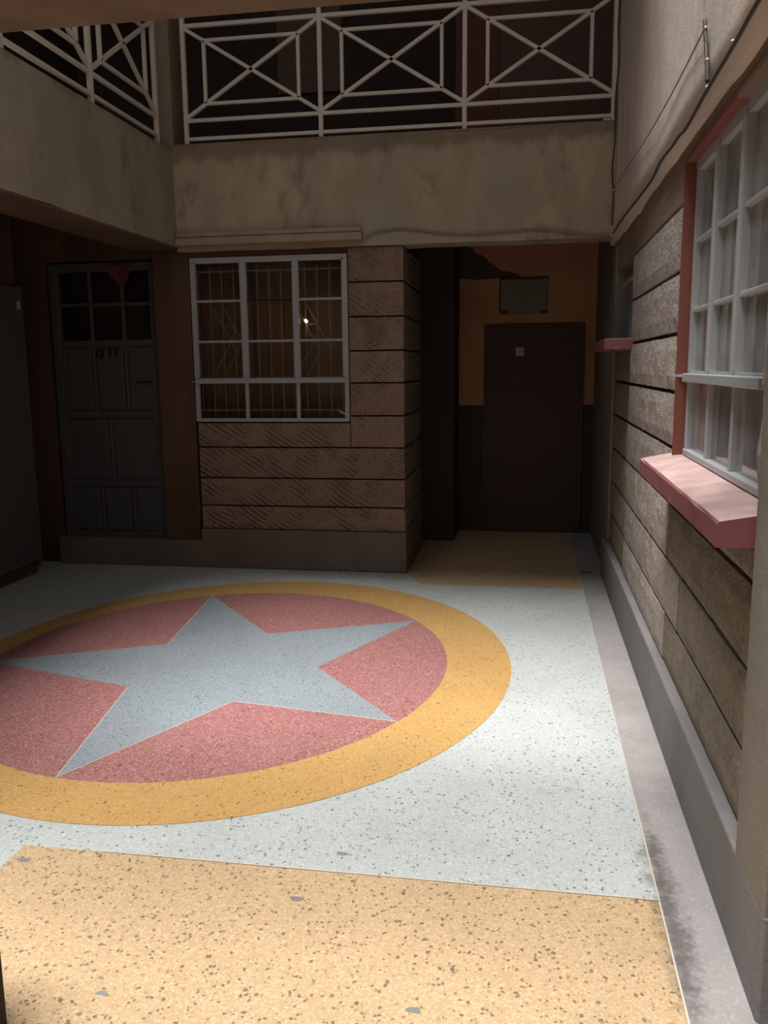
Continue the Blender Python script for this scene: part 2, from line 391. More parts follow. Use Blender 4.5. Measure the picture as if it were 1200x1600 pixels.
# ring inlay
bm = bmesh.new(); ro = []; ri = []
for k in range(N):
    t = 2*math.pi*k/N
    ro.append(bm.verts.new((*ell(*OUT, t), 0))); ri.append(bm.verts.new((*ell(*INN, t), 0)))
for k in range(N): bm.faces.new((ro[k], ro[(k+1) % N], ri[(k+1) % N], ri[k]))
child(link('ring_inlay', mesh(bm, 'ring_inlay'), 'tz_orange'), fl)
star = [(-2.072, 5.312), (-1.448, 4.534), (-0.644, 4.891), (-1.031, 4.035), (-0.542, 3.428), (-1.302, 3.538), (-1.711, 2.773), (-1.868, 3.643), (-2.706, 3.894), (-1.944, 4.282)]
def ang(p): return math.atan2((p[1]-INN[1])/INN[3], (p[0]-INN[0])/INN[2])
# tips snapped on to the inner ellipse
for k in range(0, 10, 2): star[k] = ell(*INN, ang(star[k]))
plate('star_inlay', star, 0.0, 'tz_star', fl, 0.001)
for k in range(0, 10, 2):
    p, q, r = star[k], star[k+1], star[(k+2) % 10]
    t0, t1 = ang(p), ang(r)
    while t1 > t0: t1 -= 2*math.pi
    n = 14
    arc = [ell(*INN, t1+(t0-t1)*i/n) for i in range(n+1)]
    plate('red_field', [q]+arc, 0.0, 'tz_red', fl, 0.001)
for px_, py_, r_ in ((-1.52, 2.22, 0.018), (-0.63, 2.155, 0.018), (-0.55, 2.40, 0.016), (-0.24, 1.78, 0.016), (-1.0, 1.72, 0.013)):
    plate('dark_patch', [(px_+r_*1.1*math.cos(t)*(1+0.3*math.sin(3*t+px_*9)), py_+r_*0.8*math.sin(t)*(1+0.3*math.cos(2*t))) for t in [k*math.pi/6 for k in range(12)]], -0.0009, 'plinth', fl, 0.0006)
def strip(p, q, w=0.004): bar('divider_strip', (*p, 0.0004), (*q, 0.0004), 0.0012, w, 'strip', fl)
strip((XG, 1.0), (XG, 2.9), 0.005); strip((XG, 2.9), (XG, 6.2), 0.003); strip((-1.3, 2.3), (XG, 2.3), 0.0045)
for a, b in ((0, 9), (6, 7), (6, 5), (4, 5)): strip(star[a], star[b])

# ================================================================== BACK WALL (window bay, stone pier)
wb = struct(empty('wall_back', (0, YB, 0)), 'brown chiselled stone bay with a steel window beside the dark passage', 'wall')
WX0, WX1, WZ0, WZ1 = -2.445, -1.275, 1.108, 2.292      # steel window in the back wall
PX = -0.872
joints = [0.298, 0.479, 0.690, 0.920, 1.152, 1.388, 1.616, 1.854, 2.093, 2.335]
random.seed(4)
for i, (z0, z1) in enumerate(zip(joints, joints[1:])):
    x0 = -2.43 if z1 < 1.16 else -1.262
    if i == 3:
        stone('stone', x0, -1.27, z0+0.006, 1.098, YB+0.012, 0.14, 'Y-', 'stone_back', wb, 0.007, 31, 0.009); x0 = -1.264
    stone('stone', x0, PX, z0+0.006, z1-0.006, YB+0.012, 0.14, 'Y-', 'stone_back', wb, 0.007, i, 0.009)
    # return face of the pier, looking into the passage
    bm = bmesh.new(); add_box(bm, -1.0, PX+0.002, YB+0.155, 7.05, z0+0.006, z1-0.006)
    bmesh.ops.bevel(bm, geom=list(bm.edges), offset=0.008, segments=1, affect='EDGES')
    child(link('return_stone', mesh(bm, 'return_stone'), 'stone_back'), wb)
box('mortar_core', -1.255, PX-0.016, YB+0.05, 7.04, 0.0, 2.335, 'mortar', wb)
box('mortar_core', -2.44, -1.2, YB+0.05, YB+0.20, 0.0, WZ0-0.004, 'mortar', wb)
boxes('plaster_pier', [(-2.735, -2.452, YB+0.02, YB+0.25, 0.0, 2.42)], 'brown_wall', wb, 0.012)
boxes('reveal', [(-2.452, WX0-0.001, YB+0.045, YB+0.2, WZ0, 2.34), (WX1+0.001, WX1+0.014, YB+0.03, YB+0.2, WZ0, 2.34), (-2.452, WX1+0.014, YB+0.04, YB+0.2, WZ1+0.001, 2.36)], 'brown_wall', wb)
# room behind the window
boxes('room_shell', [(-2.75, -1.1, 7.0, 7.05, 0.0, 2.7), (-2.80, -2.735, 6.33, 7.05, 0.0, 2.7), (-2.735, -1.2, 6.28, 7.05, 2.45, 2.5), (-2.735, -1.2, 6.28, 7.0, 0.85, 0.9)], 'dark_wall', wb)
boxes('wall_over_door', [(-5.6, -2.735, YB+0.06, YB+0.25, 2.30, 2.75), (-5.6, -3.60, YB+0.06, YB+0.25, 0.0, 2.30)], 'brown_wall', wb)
bbk = struct(boxes('baseboard_back', [(-2.437, PX+0.012, YB-0.004, 7.05, 0.0, 0.298)], 'plinth_back', None, 0.006), 'smooth brown cement plinth under the stone bay', 'plinth')
st = struct(boxes('trim_1', [(-3.62, -2.43, YB-0.002, YB+0.14, 0.0, 0.205)], 'plinth_back', None, 0.008), 'dark raised door step at the grey panelled door', 'step')
hood = empty('trim_2', (-1.85, YB, 2.36)); struct(hood, 'two-ridged brown lintel moulding over the back window', 'lintel')
boxes('upper_ridge', [(-2.515, -1.158, YB-0.05, YB+0.06, 2.425, 2.458)], 'hood', hood, 0.008)
boxes('lower_ridge', [(-2.515, -1.150, YB-0.065, YB+0.06, 2.368, 2.422)], 'hood', hood, 0.01)

# ---- steel casement window builder (local frame: u along the wall, n out of the wall, z up)
def steel_window(root, P, u0, u1, z0, z1, cols, rows, transom, mat, glass, fw_=0.03, mw=0.028, thin=0.016, dark=()):
    """P(u, n, z) -> world point. rows: z of horizontal bars (thin). cols: u of mullions"""
    def b(name, a, c, w, d, m=mat, par=None):
        return bar(name, P(*a), P(*c), w, d, m, par or root, upv=P(0, 1, 0)-P(0, 0, 0), bevel=0.003 if w > 0.01 else 0)
    # bar() measures w along upv (out of the wall) and d across it
    b('frame_side', (u0, 0, z0), (u0, 0, z1), 0.04, fw_); b('frame_side', (u1, 0, z0), (u1, 0, z1), 0.04, fw_)
    b('frame_head', (u0-0.015, 0, z1), (u1+0.015, 0, z1), 0.045, fw_); b('frame_foot', (u0-0.015, 0, z0), (u1+0.015, 0, z0), 0.05, fw_*0.8)
    for c in cols: b('mullion', (c, 0.006, transom), (c, 0.006, z1), 0.045, mw); b('mullion', (c, 0.0, z0), (c, 0.0, transom), 0.035, mw*0.7)
    b('transom', (u0, 0.012, transom), (u1, 0.012, transom), 0.06, mw*0.95)
    us = [u0]+list(cols)+[u1]
    for k in range(len(us)-1):
        # opening casement: a slim steel ring that carries its bars and panes
        bm = bmesh.new(); c0, c1 = us[k]+0.012, us[k+1]-0.012; e0, e1 = transom+0.012, z1-0.012
        for q in ((c0, c0+0.012, e0, e1), (c1-0.012, c1, e0, e1), (c0, c1, e0, e0+0.012), (c0, c1, e1-0.012, e1)): add_box(bm, q[0], q[1], -0.016, 0.022, q[2], q[3])
        for v in bm.verts: v.co = P(v.co.x, v.co.y, v.co.z)
        cs = child(link('casement', mesh(bm, 'casement'), mat), root)
        for j, r in enumerate(rows):
            m = 'black' if (k, j) in dark else mat
            b('glazing_bar', (us[k], 0.004, r), (us[k+1], 0.004, r), 0.025, thin if m == mat else thin*0.6, m, cs)
        zs = [z0, transom]+list(rows)+[z1]
        for j in range(len(zs)-1):
            b('pane', ((us[k]+us[k+1])/2, -0.004, zs[j]+0.004), ((us[k]+us[k+1])/2, -0.004, zs[j+1]-0.004), 0.004, us[k+1]-us[k]-0.006, glass, cs if j else None)

w1 = struct(empty('window_1', ((WX0+WX1)/2, YB+0.045, WZ0)), 'grey steel window of twelve panes in the brown stone bay', 'window')
steel_window(w1, lambda u, n, z: Vector((u, YB+0.045-n, z)), WX0+0.016, WX1-0.016, WZ0+0.014, WZ1-0.016, (-2.045, -1.655), (1.695, 1.985), 1.408, 'steel', 'glass', 0.032, 0.036, 0.017, dark=((1, 1),))
bar('stay_arm', (-1.30, YB+0.04, 1.16), (-1.345, YB-0.01, 1.19), 0.012, 0.006, 'steel_pale', w1)
bar('stay_arm', (-2.47, YB+0.03, 1.405), (-2.42, YB+0.0, 1.405), 0.012, 0.012, 'steel', w1)

gr = tag(empty('burglar_grille', (-1.86, YB+0.22, 1.15)), 'thin painted burglar bars with diamonds behind the back window panes', 'grille')
GY = YB+0.15
nb = 15
for k in range(nb):
    x = -2.52 + k*0.0905
    bar('bar', (x, GY, 1.13), (x, GY, 2.235), 0.009, 0.009, 'grille', gr)
bar('cross_rail', (-2.58, GY-0.006, 1.19), (-1.2, GY-0.006, 1.19), 0.012, 0.008, 'grille', gr)
bar('cross_rail', (-2.58, GY-0.006, 2.205), (-1.2, GY-0.006, 2.205), 0.012, 0.008, 'grille', gr)
for cx in (-2.20, -1.56):
    for s in (-1, 1):
        bar('diagonal', (cx-0.12, GY-0.012, 1.70-s*0.24), (cx+0.05, GY-0.012, 1.70+s*0.07), 0.008, 0.008, 'grille', gr)
        bar('diagonal', (cx-0.05, GY-0.016, 1.70-s*0.27), (cx+0.12, GY-0.016, 1.70+s*0.04), 0.008, 0.008, 'grille', gr)
    ringp = [(cx+0.045*math.cos(t*math.pi/8), GY-0.02, 1.77+0.045*math.sin(t*math.pi/8)) for t in range(17)]
    tube('scroll_ring', ringp, 0.005, 'grille', gr)
# curtain with folds
bm = bmesh.new(); prev = None
for k in range(90):
    x = -2.70+1.47*k/89; y = 6.40+0.02*math.sin(k*0.9)+0.012*math.sin(k*0.37+1)
    a, b_ = bm.verts.new((x, y, 0.92)), bm.verts.new((x, y, 2.42))
    c_, d_ = bm.verts.new((x, y+0.006, 0.92)), bm.verts.new((x, y+0.006, 2.42))
    if prev:
        bm.faces.new((prev[0], a, b_, prev[1])); bm.faces.new((prev[2], prev[3], d_, c_))
        bm.faces.new((prev[1], b_, d_, prev[3])); bm.faces.new((prev[0], prev[2], c_, a))
    prev = (a, b_, c_, d_)
tag(link('curtain', mesh(bm, 'curtain', True), 'curtain'), 'brown folded curtain hanging behind the back window bars', 'curtain')
lamp = tag(empty('indicator_bulb', (-1.575, GY-0.05, 1.83)), 'tiny glowing amber bulb behind the back window glass', 'bulb')
bm = bmesh.new(); bmesh.ops.create_uvsphere(bm, u_segments=10, v_segments=8, radius=0.011)
for v in bm.verts: v.co.z *= 1.5
bmesh.ops.transform(bm, matrix=Matrix.Translation((-1.60, GY-0.05, 1.835)) @ Matrix.Rotation(-0.6, 4, 'Y'), verts=bm.verts)
child(link('glass_bulb', mesh(bm, 'glass_bulb', True), 'bulb'), lamp)
tube('wire', smooth_path([(-1.59, GY-0.05, 1.82), (-1.575, GY-0.04, 1.79), (-1.57, GY-0.012, 1.765)]), 0.003, 'black', lamp)

# ---- grey panelled door
DX0, DX1, DZ0, DZ1, DY = -3.575, -2.742, 0.205, 2.285, YB+0.085
d1 = struct(empty('door_1', ((DX0+DX1)/2, DY, DZ0)), 'grey steel door with six glazed squares and sunken panels', 'door')
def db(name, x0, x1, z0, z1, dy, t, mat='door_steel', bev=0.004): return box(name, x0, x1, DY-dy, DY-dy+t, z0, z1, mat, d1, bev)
db('frame_post', DX0, DX0+0.06, DZ0, DZ1, 0.04, 0.1); db('frame_post', DX1-0.045, DX1, DZ0, DZ1, 0.02, 0.08)
db('frame_head', DX0+0.06, DX1-0.045, DZ1-0.06, DZ1, 0.03, 0.09)
lx0, lx1 = DX0+0.06, DX1-0.045
db('sheet', lx0, lx1, DZ0, 1.70, 0.0, 0.02)
c3 = [lx0, lx0+(lx1-lx0)*0.345, lx0+(lx1-lx0)*0.70, lx1]; c2 = [lx0, (lx0+lx1)/2-0.01, lx1]
for z in (1.985,): db('glazing_bar', lx0, lx1, z-0.013, z+0.013, 0.014, 0.03)
for x in c3[1:-1]:
    db('glazing_bar', x-0.013, x+0.013, 1.70, DZ1-0.06, 0.016, 0.03)
for z in (1.70, 1.163, 0.631, DZ0+0.02): db('rail', lx0, lx1, z-0.022, z+0.022, 0.018, 0.03)
for k in range(3):
    for z0, z1 in ((1.72, 1.972), (1.998, 2.225)): db('pane', c3[k]+0.012, c3[k+1]-0.012, z0, z1, 0.0, 0.006, 'glass', 0)
    pk = db('panel', c3[k]+0.022, c3[k+1]-0.022, 1.20, 1.665, 0.010, 0.012, bev=0.006)
    if k == 1: num_panel = pk
    db('panel', c3[k]+0.022, c3[k+1]-0.022, 0.26, 0.595, 0.010, 0.012, bev=0.006)
for k in range(2): db('panel', c2[k]+0.024, c2[k+1]-0.024, 0.67, 1.125, 0.010, 0.012, bev=0.006)
for x in c3[1:-1]:
    db('stile', x-0.012, x+0.012, 1.185, 1.68, 0.016, 0.02); db('stile', x-0.012, x+0.012, 0.245, 0.61, 0.016, 0.02)
db('stile', c2[1]-0.012, c2[1]+0.012, 0.653, 1.14, 0.016, 0.02)
db('stile', lx0, lx0+0.02, 0.2, 1.7, 0.016, 0.02); db('stile', lx1-0.02, lx1, 0.2, 1.7, 0.016, 0.02)
hb = bar('bolt', (-2.91, DY-0.035, 1.405), (-2.79, DY-0.035, 1.405), 0.014, 0.014, 'black', d1)
fc = bpy.data.curves.new('door_number', 'FONT'); fc.body = 'G 17'; fc.size = 0.092; fc.extrude = 0.0008; fc.offset = 0.003
fo = bpy.data.objects.new('tmp', fc); COL.objects.link(fo)
bpy.context.view_layer.update()
me = bpy.data.meshes.new_from_object(fo.evaluated_get(bpy.context.evaluated_depsgraph_get())); bpy.data.objects.remove(fo)
me.transform(Matrix.Translation((-3.245, DY-0.0115, 1.592)) @ Matrix.Rotation(math.pi/2, 4, 'X'))
me.materials.clear()
child(link('door_number', me, 'black'), num_panel)['label'] = 'black hand-painted door number'
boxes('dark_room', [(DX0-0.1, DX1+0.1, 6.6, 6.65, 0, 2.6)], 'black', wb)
# cloth scrap pinned over the door head
bm = bmesh.new()
cp = [(-3.125, 2.262), (-3.02, 2.27), (-2.905, 2.262), (-2.925, 2.19), (-2.955, 2.12), (-2.99, 2.10), (-3.045, 2.16), (-3.085, 2.21)]
f0 = [bm.verts.new((x, DY-0.045-0.006*math.sin(x*40), z)) for x, z in cp]; f1 = [bm.verts.new((v.co.x, v.co.y+0.004, v.co.z)) for v in f0]
bm.faces.new(f0); bm.faces.new(f1[::-1])
for k in range(8): bm.faces.new((f0[k], f0[(k+1) % 8], f1[(k+1) % 8], f1[k]))
tag(link('cloth_scrap', mesh(bm, 'cloth_scrap'), 'cloth'), 'dull red scrap of cloth hanging over the grey door glazing', 'cloth')

# ================================================================== PASSAGE beside the bay
RY = 7.8
wr = struct(empty('wall_passage', (0, RY, 0)), 'orange-brown passage end wall with dark dado and a dark corner patch', 'wall')
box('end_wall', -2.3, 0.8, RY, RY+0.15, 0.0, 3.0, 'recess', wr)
box('dark_nib', -1.0, -0.615, 7.3, RY, 0.0, 2.89, 'dark_wall', wr, 0.006)
box('side_wall', -2.3, -2.2, 7.0, RY, 0.0, 3.0, 'dark_wall', wr)
d2 = struct(empty('door_2', (0.05, RY, 0)), 'dark brown flush door at the end of the passage', 'door')
leaf2 = box('leaf', -0.36, 0.45, RY-0.02, RY+0.02, 0.0, 1.83, 'wood', d2, 0.004)
boxes('frame', [(-0.39, -0.36, RY-0.03, RY+0.02, 0, 1.855), (0.45, 0.482, RY-0.03, RY+0.02, 0, 1.855), (-0.36, 0.45, RY-0.03, RY+0.02, 1.83, 1.855)], 'wood', d2)
for z in (1.22, 0.62): box('ledge', -0.33, 0.42, RY-0.028, RY-0.019, z, z+0.06, 'wood', leaf2, 0.003)
tag(box('paper_notice', -0.112, -0.038, RY-0.023, RY-0.0205, 1.583, 1.657, 'paper'), 'small white square notice stuck on the dark brown door', 'notice')
pn = tag(empty('wall_panel', (-0.05, RY, 1.95)), 'grey rectangular cover panel on the wall above the brown door', 'panel')
box('cover', -0.25, 0.15, RY-0.03, RY-0.001, 1.95, 2.24, 'panel', pn, 0.006)
boxes('edge_lip', [(-0.262, 0.162, RY-0.022, RY-0.001, 2.24, 2.255), (-0.262, -0.25, RY-0.02, RY-0.001, 1.95, 2.24)], 'wood', pn)
for x in (-0.215, 0.125): box('bracket', x-0.03, x+0.03, RY-0.036, RY-0.002, 1.945, 1.975, 'wood', pn, 0.004)

# ================================================================== RIGHT WALL
wR = struct(empty('wall_right', (0.7, 4.0, 0)), 'rough grey stone wall with olive dressed blocks along the drain', 'wall')
bR = struct(boxes('baseboard_right', [(XP, 0.62, 1.86, 6.22, -0.01, 0.268)], 'plinth', None, 0.008), 'grey cement plinth along the foot of the right wall', 'plinth')
rj = [0.268, 0.478, 0.703, 0.938, 1.165, 1.388, 1.618, 1.856, 2.106]
WY0, WY1 = 2.29, 3.54                # near window opening
for i, (z0, z1) in enumerate(zip(rj, rj[1:])):
    a, b_ = z0+0.009, z1-0.009
    if z1 < 1.0:
        # three blocks under the window line
        s1 = (3.60, 3.30, 3.62)[i % 3] if i < 3 else 3.6
        stone('stone', 2.135, s1-0.003, a, b_, XW, 0.12, 'X-', 'stone_olive', wR, 0.005, i*7+1, 0.008)
        stone('stone', s1+0.003, 4.75, a, b_, XW, 0.12, 'X-', 'stone_right', wR, 0.006, i*7+2, 0.005, 0.05)
        stone('stone', 4.756, 5.16, a, b_, XW, 0.12, 'X-', 'stone_right', wR, 0.006, i*7+3, 0.005, 0.05)
    elif z0 < 1.0:
        stone('stone', 2.135, 2.9, a, 1.052, XW, 0.12, 'X-', 'stone_olive', wR, 0.004, i*7+1, 0.008)
        stone('stone', 2.906, 3.594, a, 1.052, XW, 0.12, 'X-', 'stone_olive', wR, 0.004, i*7+4, 0.008)
        stone('stone', 3.60, 5.16, a, b_, XW, 0.12, 'X-', 'stone_right', wR, 0.006, i*7+2, 0.005, 0.05)
    else:
        stone('stone', WY1, 5.16, a, b_, XW, 0.12, 'X-', 'stone_right', wR, 0.006, i*7+2, 0.005, 0.05)
        stone('jamb_stone', 2.10, WY0, a, b_, XW-0.004, 0.12, 'X-', 'stone_right', wR, 0.012, i*7+5, 0.014, 0.04)
    if z1 <= 1.62: stone('stone', 5.164, 6.12, a, b_, XW+0.004, 0.12, 'X-', 'stone_olive', wR, 0.003, i*7+6, 0.006, 0.12)
boxes('mortar_core', [(XW+0.03, 0.82, 1.86, 6.2, 0.0, 1.06), (XW+0.03, 0.82, WY1+0.004, 5.14, 1.06, 2.33), (XW+0.03, 0.82, 1.86, WY0-0.004, 1.06, 2.33), (XW+0.03, 0.82, 5.14, 6.2, 1.06, 1.55)], 'mortar', wR)
# plastered lintel band and the wall above
boxes('lintel_band', [(XW+0.006, 0.82, 3.54, 6.10, 2.112, 2.335), (XW+0.006, 0.82, 2.1, 3.54, 2.257, 2.335)], 'band', wR, 0.004)
boxes('end_post', [(XW-0.004, 0.82, 6.10, 6.21, 0.0, 2.335)], 'olive', wR, 0.01)
boxes('passage_side', [(0.575, 0.82, 6.2, 7.9, 0.0, 2.9)], 'olive', wR)
boxes('pilaster', [(XP, 0.82, 1.862, 2.128, 0.26, 2.4)], 'olive', wR, 0.006)
boxes('dark_return', [(0.60, 0.82, -2.0, 1.862, 0.0, 2.4)], 'dark_wall', wR)
# upper plaster: subdivided slab with an uneven lower edge
bm = bmesh.new(); nY, nZ = 60, 12; g = []
for i in range(nY+1):
    row = []
    for j in range(nZ+1):
        y = -2.0+8.3*i/nY; z = 2.31+(ROOF_Z-2.31)*(j/nZ)**1.3
        if j == 0: z += 0.02*noise.noise(Vector((y*2.1, 3, 0)))+0.012*noise.noise(Vector((y*9, 1, 0)))
        x = 0.546+0.012*noise.noise(Vector((y*1.3, z*1.6, 0)))+0.004*noise.noise(Vector((y*6, z*6, 2)))
        row.append(bm.verts.new((x, y, z)))
    g.append(row)
for i in range(nY):
    for j in range(nZ): bm.faces.new((g[i][j], g[i+1][j], g[i+1][j+1], g[i][j+1]))
e = [bm.verts.new((0.82, r[0].co.y, r[0].co.z)) for r in g]
for i in range(nY): bm.faces.new((g[i][0], e[i], e[i+1], g[i+1][0]))
child(link('upper_plaster', mesh(bm, 'upper_plaster', True), 'upper'), wR)
box('upper_core', 0.60, 0.9, -2.0, 8.4, 2.40, ROOF_Z, 'upper', wR)

w2 = struct(empty('window_2', (0.592, 2.86, 1.14)), 'grey steel window with dusty panes above the pink-red sill', 'window')
steel_window(w2, lambda u, n, z: Vector((0.632-n, u, z)), 2.385, WY1-0.032, 1.158, 2.232, (2.765, 3.135), (1.70, 1.955), 1.447, 'steel_pale', 'glass_dusty', 0.03, 0.034, 0.016)
bar('stay_arm', (0.62, 3.50, 1.452), (0.565, 3.54, 1.455), 0.010, 0.010, 'steel_pale', w2)
box('far_reveal', XW-0.002, 0.82, WY1-0.012, WY1+0.002, 1.06, 2.25, 'red_reveal', w2)
box('head_reveal', XW-0.002, 0.68, 2.72, 3.54, 2.243, 2.258, 'red_reveal', w2)
box('head_reveal', XW-0.002, 0.68, WY0, 2.72, 2.243, 2.258, 'band', w2)
# sloped sill slab
bm = bmesh.new()
sy0, sy1 = 2.15, 3.62
prof = [(0.46, 1.056), (0.46, 1.114), (0.466, 1.121), (0.58, 1.142), (0.66, 1.146), (0.66, 1.056)]
n = 10; rings = []
for k in range(n+1):
    y = sy0+(sy1-sy0)*k/n
    rings.append([bm.verts.new((x+(0.004*noise.noise(Vector((y*8, i, 0))) if i < 2 else 0), y, z+(0.003*noise.noise(Vector((y*9, i, 5))))) ) for i, (x, z) in enumerate(prof)])
for a, b_ in zip(rings, rings[1:]):
    for i in range(6): bm.faces.new((a[i], a[(i+1) % 6], b_[(i+1) % 6], b_[i]))
bm.faces.new(rings[0]); bm.faces.new(rings[-1])
sl = child(link('sill', mesh(bm, 'sill'), 'sill'), w2); sl['label'] = 'chipped pink-red painted concrete sill'
# dim room behind it
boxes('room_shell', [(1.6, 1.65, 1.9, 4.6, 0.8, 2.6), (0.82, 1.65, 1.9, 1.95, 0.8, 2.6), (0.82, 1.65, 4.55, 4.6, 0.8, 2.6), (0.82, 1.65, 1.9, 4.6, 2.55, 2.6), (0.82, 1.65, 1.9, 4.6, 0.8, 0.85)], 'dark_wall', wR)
bm = bmesh.new(); prev = None
for k in range(60):
    y = 2.1+1.6*k/59; x = 0.76+0.012*math.sin(k*1.1)
    a, b_ = bm.verts.new((x, y, 1.16)), bm.verts.new((x, y, 1.44)); c_, d_ = bm.verts.new((x+0.005, y, 1.16)), bm.verts.new((x+0.005, y, 1.44))
    if prev:
        bm.faces.new((prev[0], a, b_, prev[1])); bm.faces.new((prev[2], prev[3], d_, c_)); bm.faces.new((prev[1], b_, d_, prev[3])); bm.faces.new((prev[0], prev[2], c_, a))
    prev = (a, b_, c_, d_)
tag(link('half_curtain', mesh(bm, 'half_curtain', True), 'curtain_grey'), 'pale grey half curtain behind the lower panes of the dusty window', 'curtain')

w3 = struct(empty('window_3', (0.6, 5.6, 1.64)), 'narrow high window with a red sill near the passage', 'window')
box('sill', 0.425, 0.66, 5.08, 6.05, 1.583, 1.645, 'sill', w3, 0.006)
boxes('reveal', [(0.585, 0.82, 5.155, 5.165, 1.64, 2.12), (0.585, 0.82, 6.085, 6.10, 1.64, 2.12)], 'olive', w3)
boxes('frame', [(0.66, 0.70, 5.165, 5.19, 1.645, 2.11), (0.66, 0.70, 6.06, 6.085, 1.645, 2.11), (0.66, 0.70, 5.19, 6.06, 2.085, 2.11), (0.66, 0.70, 5.19, 6.06, 1.645, 1.67), (0.665, 0.695, 5.61, 5.635, 1.67, 2.085)], 'steel', w3)
for y0, y1 in ((5.19, 5.61), (5.635, 6.06)): box('pane', 0.678, 0.682, y0, y1, 1.67, 2.085, 'glass_dusty', w3)
bm = bmesh.new(); vs = [bm.verts.new(p) for p in ((0.60, 5.2, 1.99), (0.60, 6.02, 1.99), (0.655, 6.02, 2.10), (0.655, 5.2, 2.10))]
vb = [bm.verts.new(v.co+Vector((0.008, 0, 0.004))) for v in vs]
bm.faces.new(vs); bm.faces.new(vb[::-1])
for k in range(4): bm.faces.new((vs[k], vs[(k+1) % 4], vb[(k+1) % 4], vb[k]))
child(link('top_vent', mesh(bm, 'top_vent'), 'steel_pale'), w3)
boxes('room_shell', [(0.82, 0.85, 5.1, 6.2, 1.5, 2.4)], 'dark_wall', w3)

# ================================================================== LEFT WALL under the balcony
wl = struct(empty('wall_left', (-3.62, 3.0, 0)), 'dark brown plaster wall under the left balcony', 'wall')
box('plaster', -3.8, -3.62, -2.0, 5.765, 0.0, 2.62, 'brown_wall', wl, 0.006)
boxes('passage_shell', [(-5.6, -5.5, 5.4, 6.5, 0, 2.7), (-5.6, -3.8, 5.3, 5.4, 0, 2.7)], 'dark_wall', wl)
d3 = struct(empty('door_3', (-3.6, 5.2, 0.1)), 'plain grey sheet-steel door on the left wall', 'door')
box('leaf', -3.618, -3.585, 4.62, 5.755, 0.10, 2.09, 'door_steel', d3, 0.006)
box('hinge_plate', -3.60, -3.575, 5.70, 5.765, 1.93, 1.99, 'steel', d3, 0.004)
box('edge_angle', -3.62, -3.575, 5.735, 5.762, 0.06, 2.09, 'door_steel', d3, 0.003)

# ================================================================== BALCONIES
bb = struct(empty('trim_3', (-0.9, YB, 2.33)), 'stained cement balcony beam across the back of the courtyard', 'beam')
def fascia(name, a0, a1, z0, z1, face, depth, axis, mat, parent, sgn=1, nu=40):
    """big cement beam with a gently uneven face; axis 'Y-' or 'X+'"""
    bm = bmesh.new(); g = []; nv = 8
    for i in range(nu+1):
        row = []
        for j in range(nv+1):
            a = a0+(a1-a0)*i/nu; z = z0+(z1-z0)*j/nv
            d = 0.006*noise.noise(Vector((a*2, z*3, 1)))+0.002*noise.noise(Vector((a*9, z*9, 4)))
            if j == 0: z += 0.008*noise.noise(Vector((a*4, 2, 2)))
            row.append(bm.verts.new((a, face+d, z) if axis == 'Y-' else (face+d, a, z)))
        g.append(row)
    for i in range(nu):
        for j in range(nv): bm.faces.new((g[i][j], g[i+1][j], g[i+1][j+1], g[i][j+1]))
    bot = [bm.verts.new((r[0].co.x, face+depth, r[0].co.z) if axis == 'Y-' else (face-depth, r[0].co.y, r[0].co.z)) for r in g]
    top = [bm.verts.new((r[-1].co.x, face+depth, r[-1].co.z) if axis == 'Y-' else (face-depth, r[-1].co.y, r[-1].co.z)) for r in g]
    for i in range(nu):
        bm.faces.new((g[i][0], bot[i], bot[i+1], g[i+1][0])); bm.faces.new((g[i][nv], g[i+1][nv], top[i+1], top[i]))
        bm.faces.new((bot[i], top[i], top[i+1], bot[i+1]))
    bm.faces.new([r[j] for r in (g[0],) for j in range(nv+1)]+[top[0], bot[0]])
    bm.faces.new([g[nu][j] for j in range(nv, -1, -1)]+[bot[nu], top[nu]])
    o = link(name, mesh(bm, name, False), mat); child(o, parent); return o
fascia('fascia', -2.52, 0.56, 2.335, 3.06, YB, 0.22, 'Y-', 'beam', bb)
box('slab', -5.6, 0.6, YB+0.20, 8.4, 2.90, 3.055, 'beam', bb)
box('top_lip', -2.52, 0.55, YB-0.004, YB+0.1, 3.055, 3.068, 'band', bb, 0.004)
bl = struct(empty('trim_4', (-2.52, 4.0, 2.37)), 'grey stained cement beam of the left balcony', 'beam')
fascia('fascia', 2.0, YB+0.02, 2.368, 3.03, -2.52, 0.35, 'X+', 'beam_left', bl, nu=44)
box('slab', -5.6, -2.82, -2.0, YB+0.22, 2.75, 3.03, 'dark_wall', bl)
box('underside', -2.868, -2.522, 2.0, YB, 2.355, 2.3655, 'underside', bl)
# beam across the entrance side, over the photographer
bn = struct(empty('trim_5', (-1, 2.1, 2.37)), 'rough brown cement beam overhead on the entrance side', 'beam')
bm = bmesh.new(); nu = 60; rg = []
for i in range(nu+1):
    x = -3.62+4.2*i/nu
    d = 0.012*noise.noise(Vector((x*3, 7, 0)))+0.006*noise.noise(Vector((x*14, 7, 0)))
    rg.append([bm.verts.new(p) for p in ((x, 2.212+d, 2.37+d*0.4), (x, 2.22, 2.9), (x, 1.98, 2.9), (x, 1.98, 2.37))])
for a, b_ in zip(rg, rg[1:]):
    for k in range(4): bm.faces.new((a[k], a[(k+1) % 4], b_[(k+1) % 4], b_[k]))
bm.faces.new(rg[0]); bm.faces.new(rg[-1])
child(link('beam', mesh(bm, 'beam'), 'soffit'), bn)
lc = struct(box('wall_entrance', -1.45, -1.165, 1.30, 1.59, -0.002, 0.5, 'dark_wall', None, 0.01), 'low dark plastered pier at the edge of the entrance', 'wall')

# corner post of the balconies
cp_ = struct(box('wall_corner', -2.645, -2.515, YB+0.005, YB+0.26, 3.03, ROOF_Z, 'beam', None, 0.008), 'slim cement post at the corner of the two balconies', 'post')

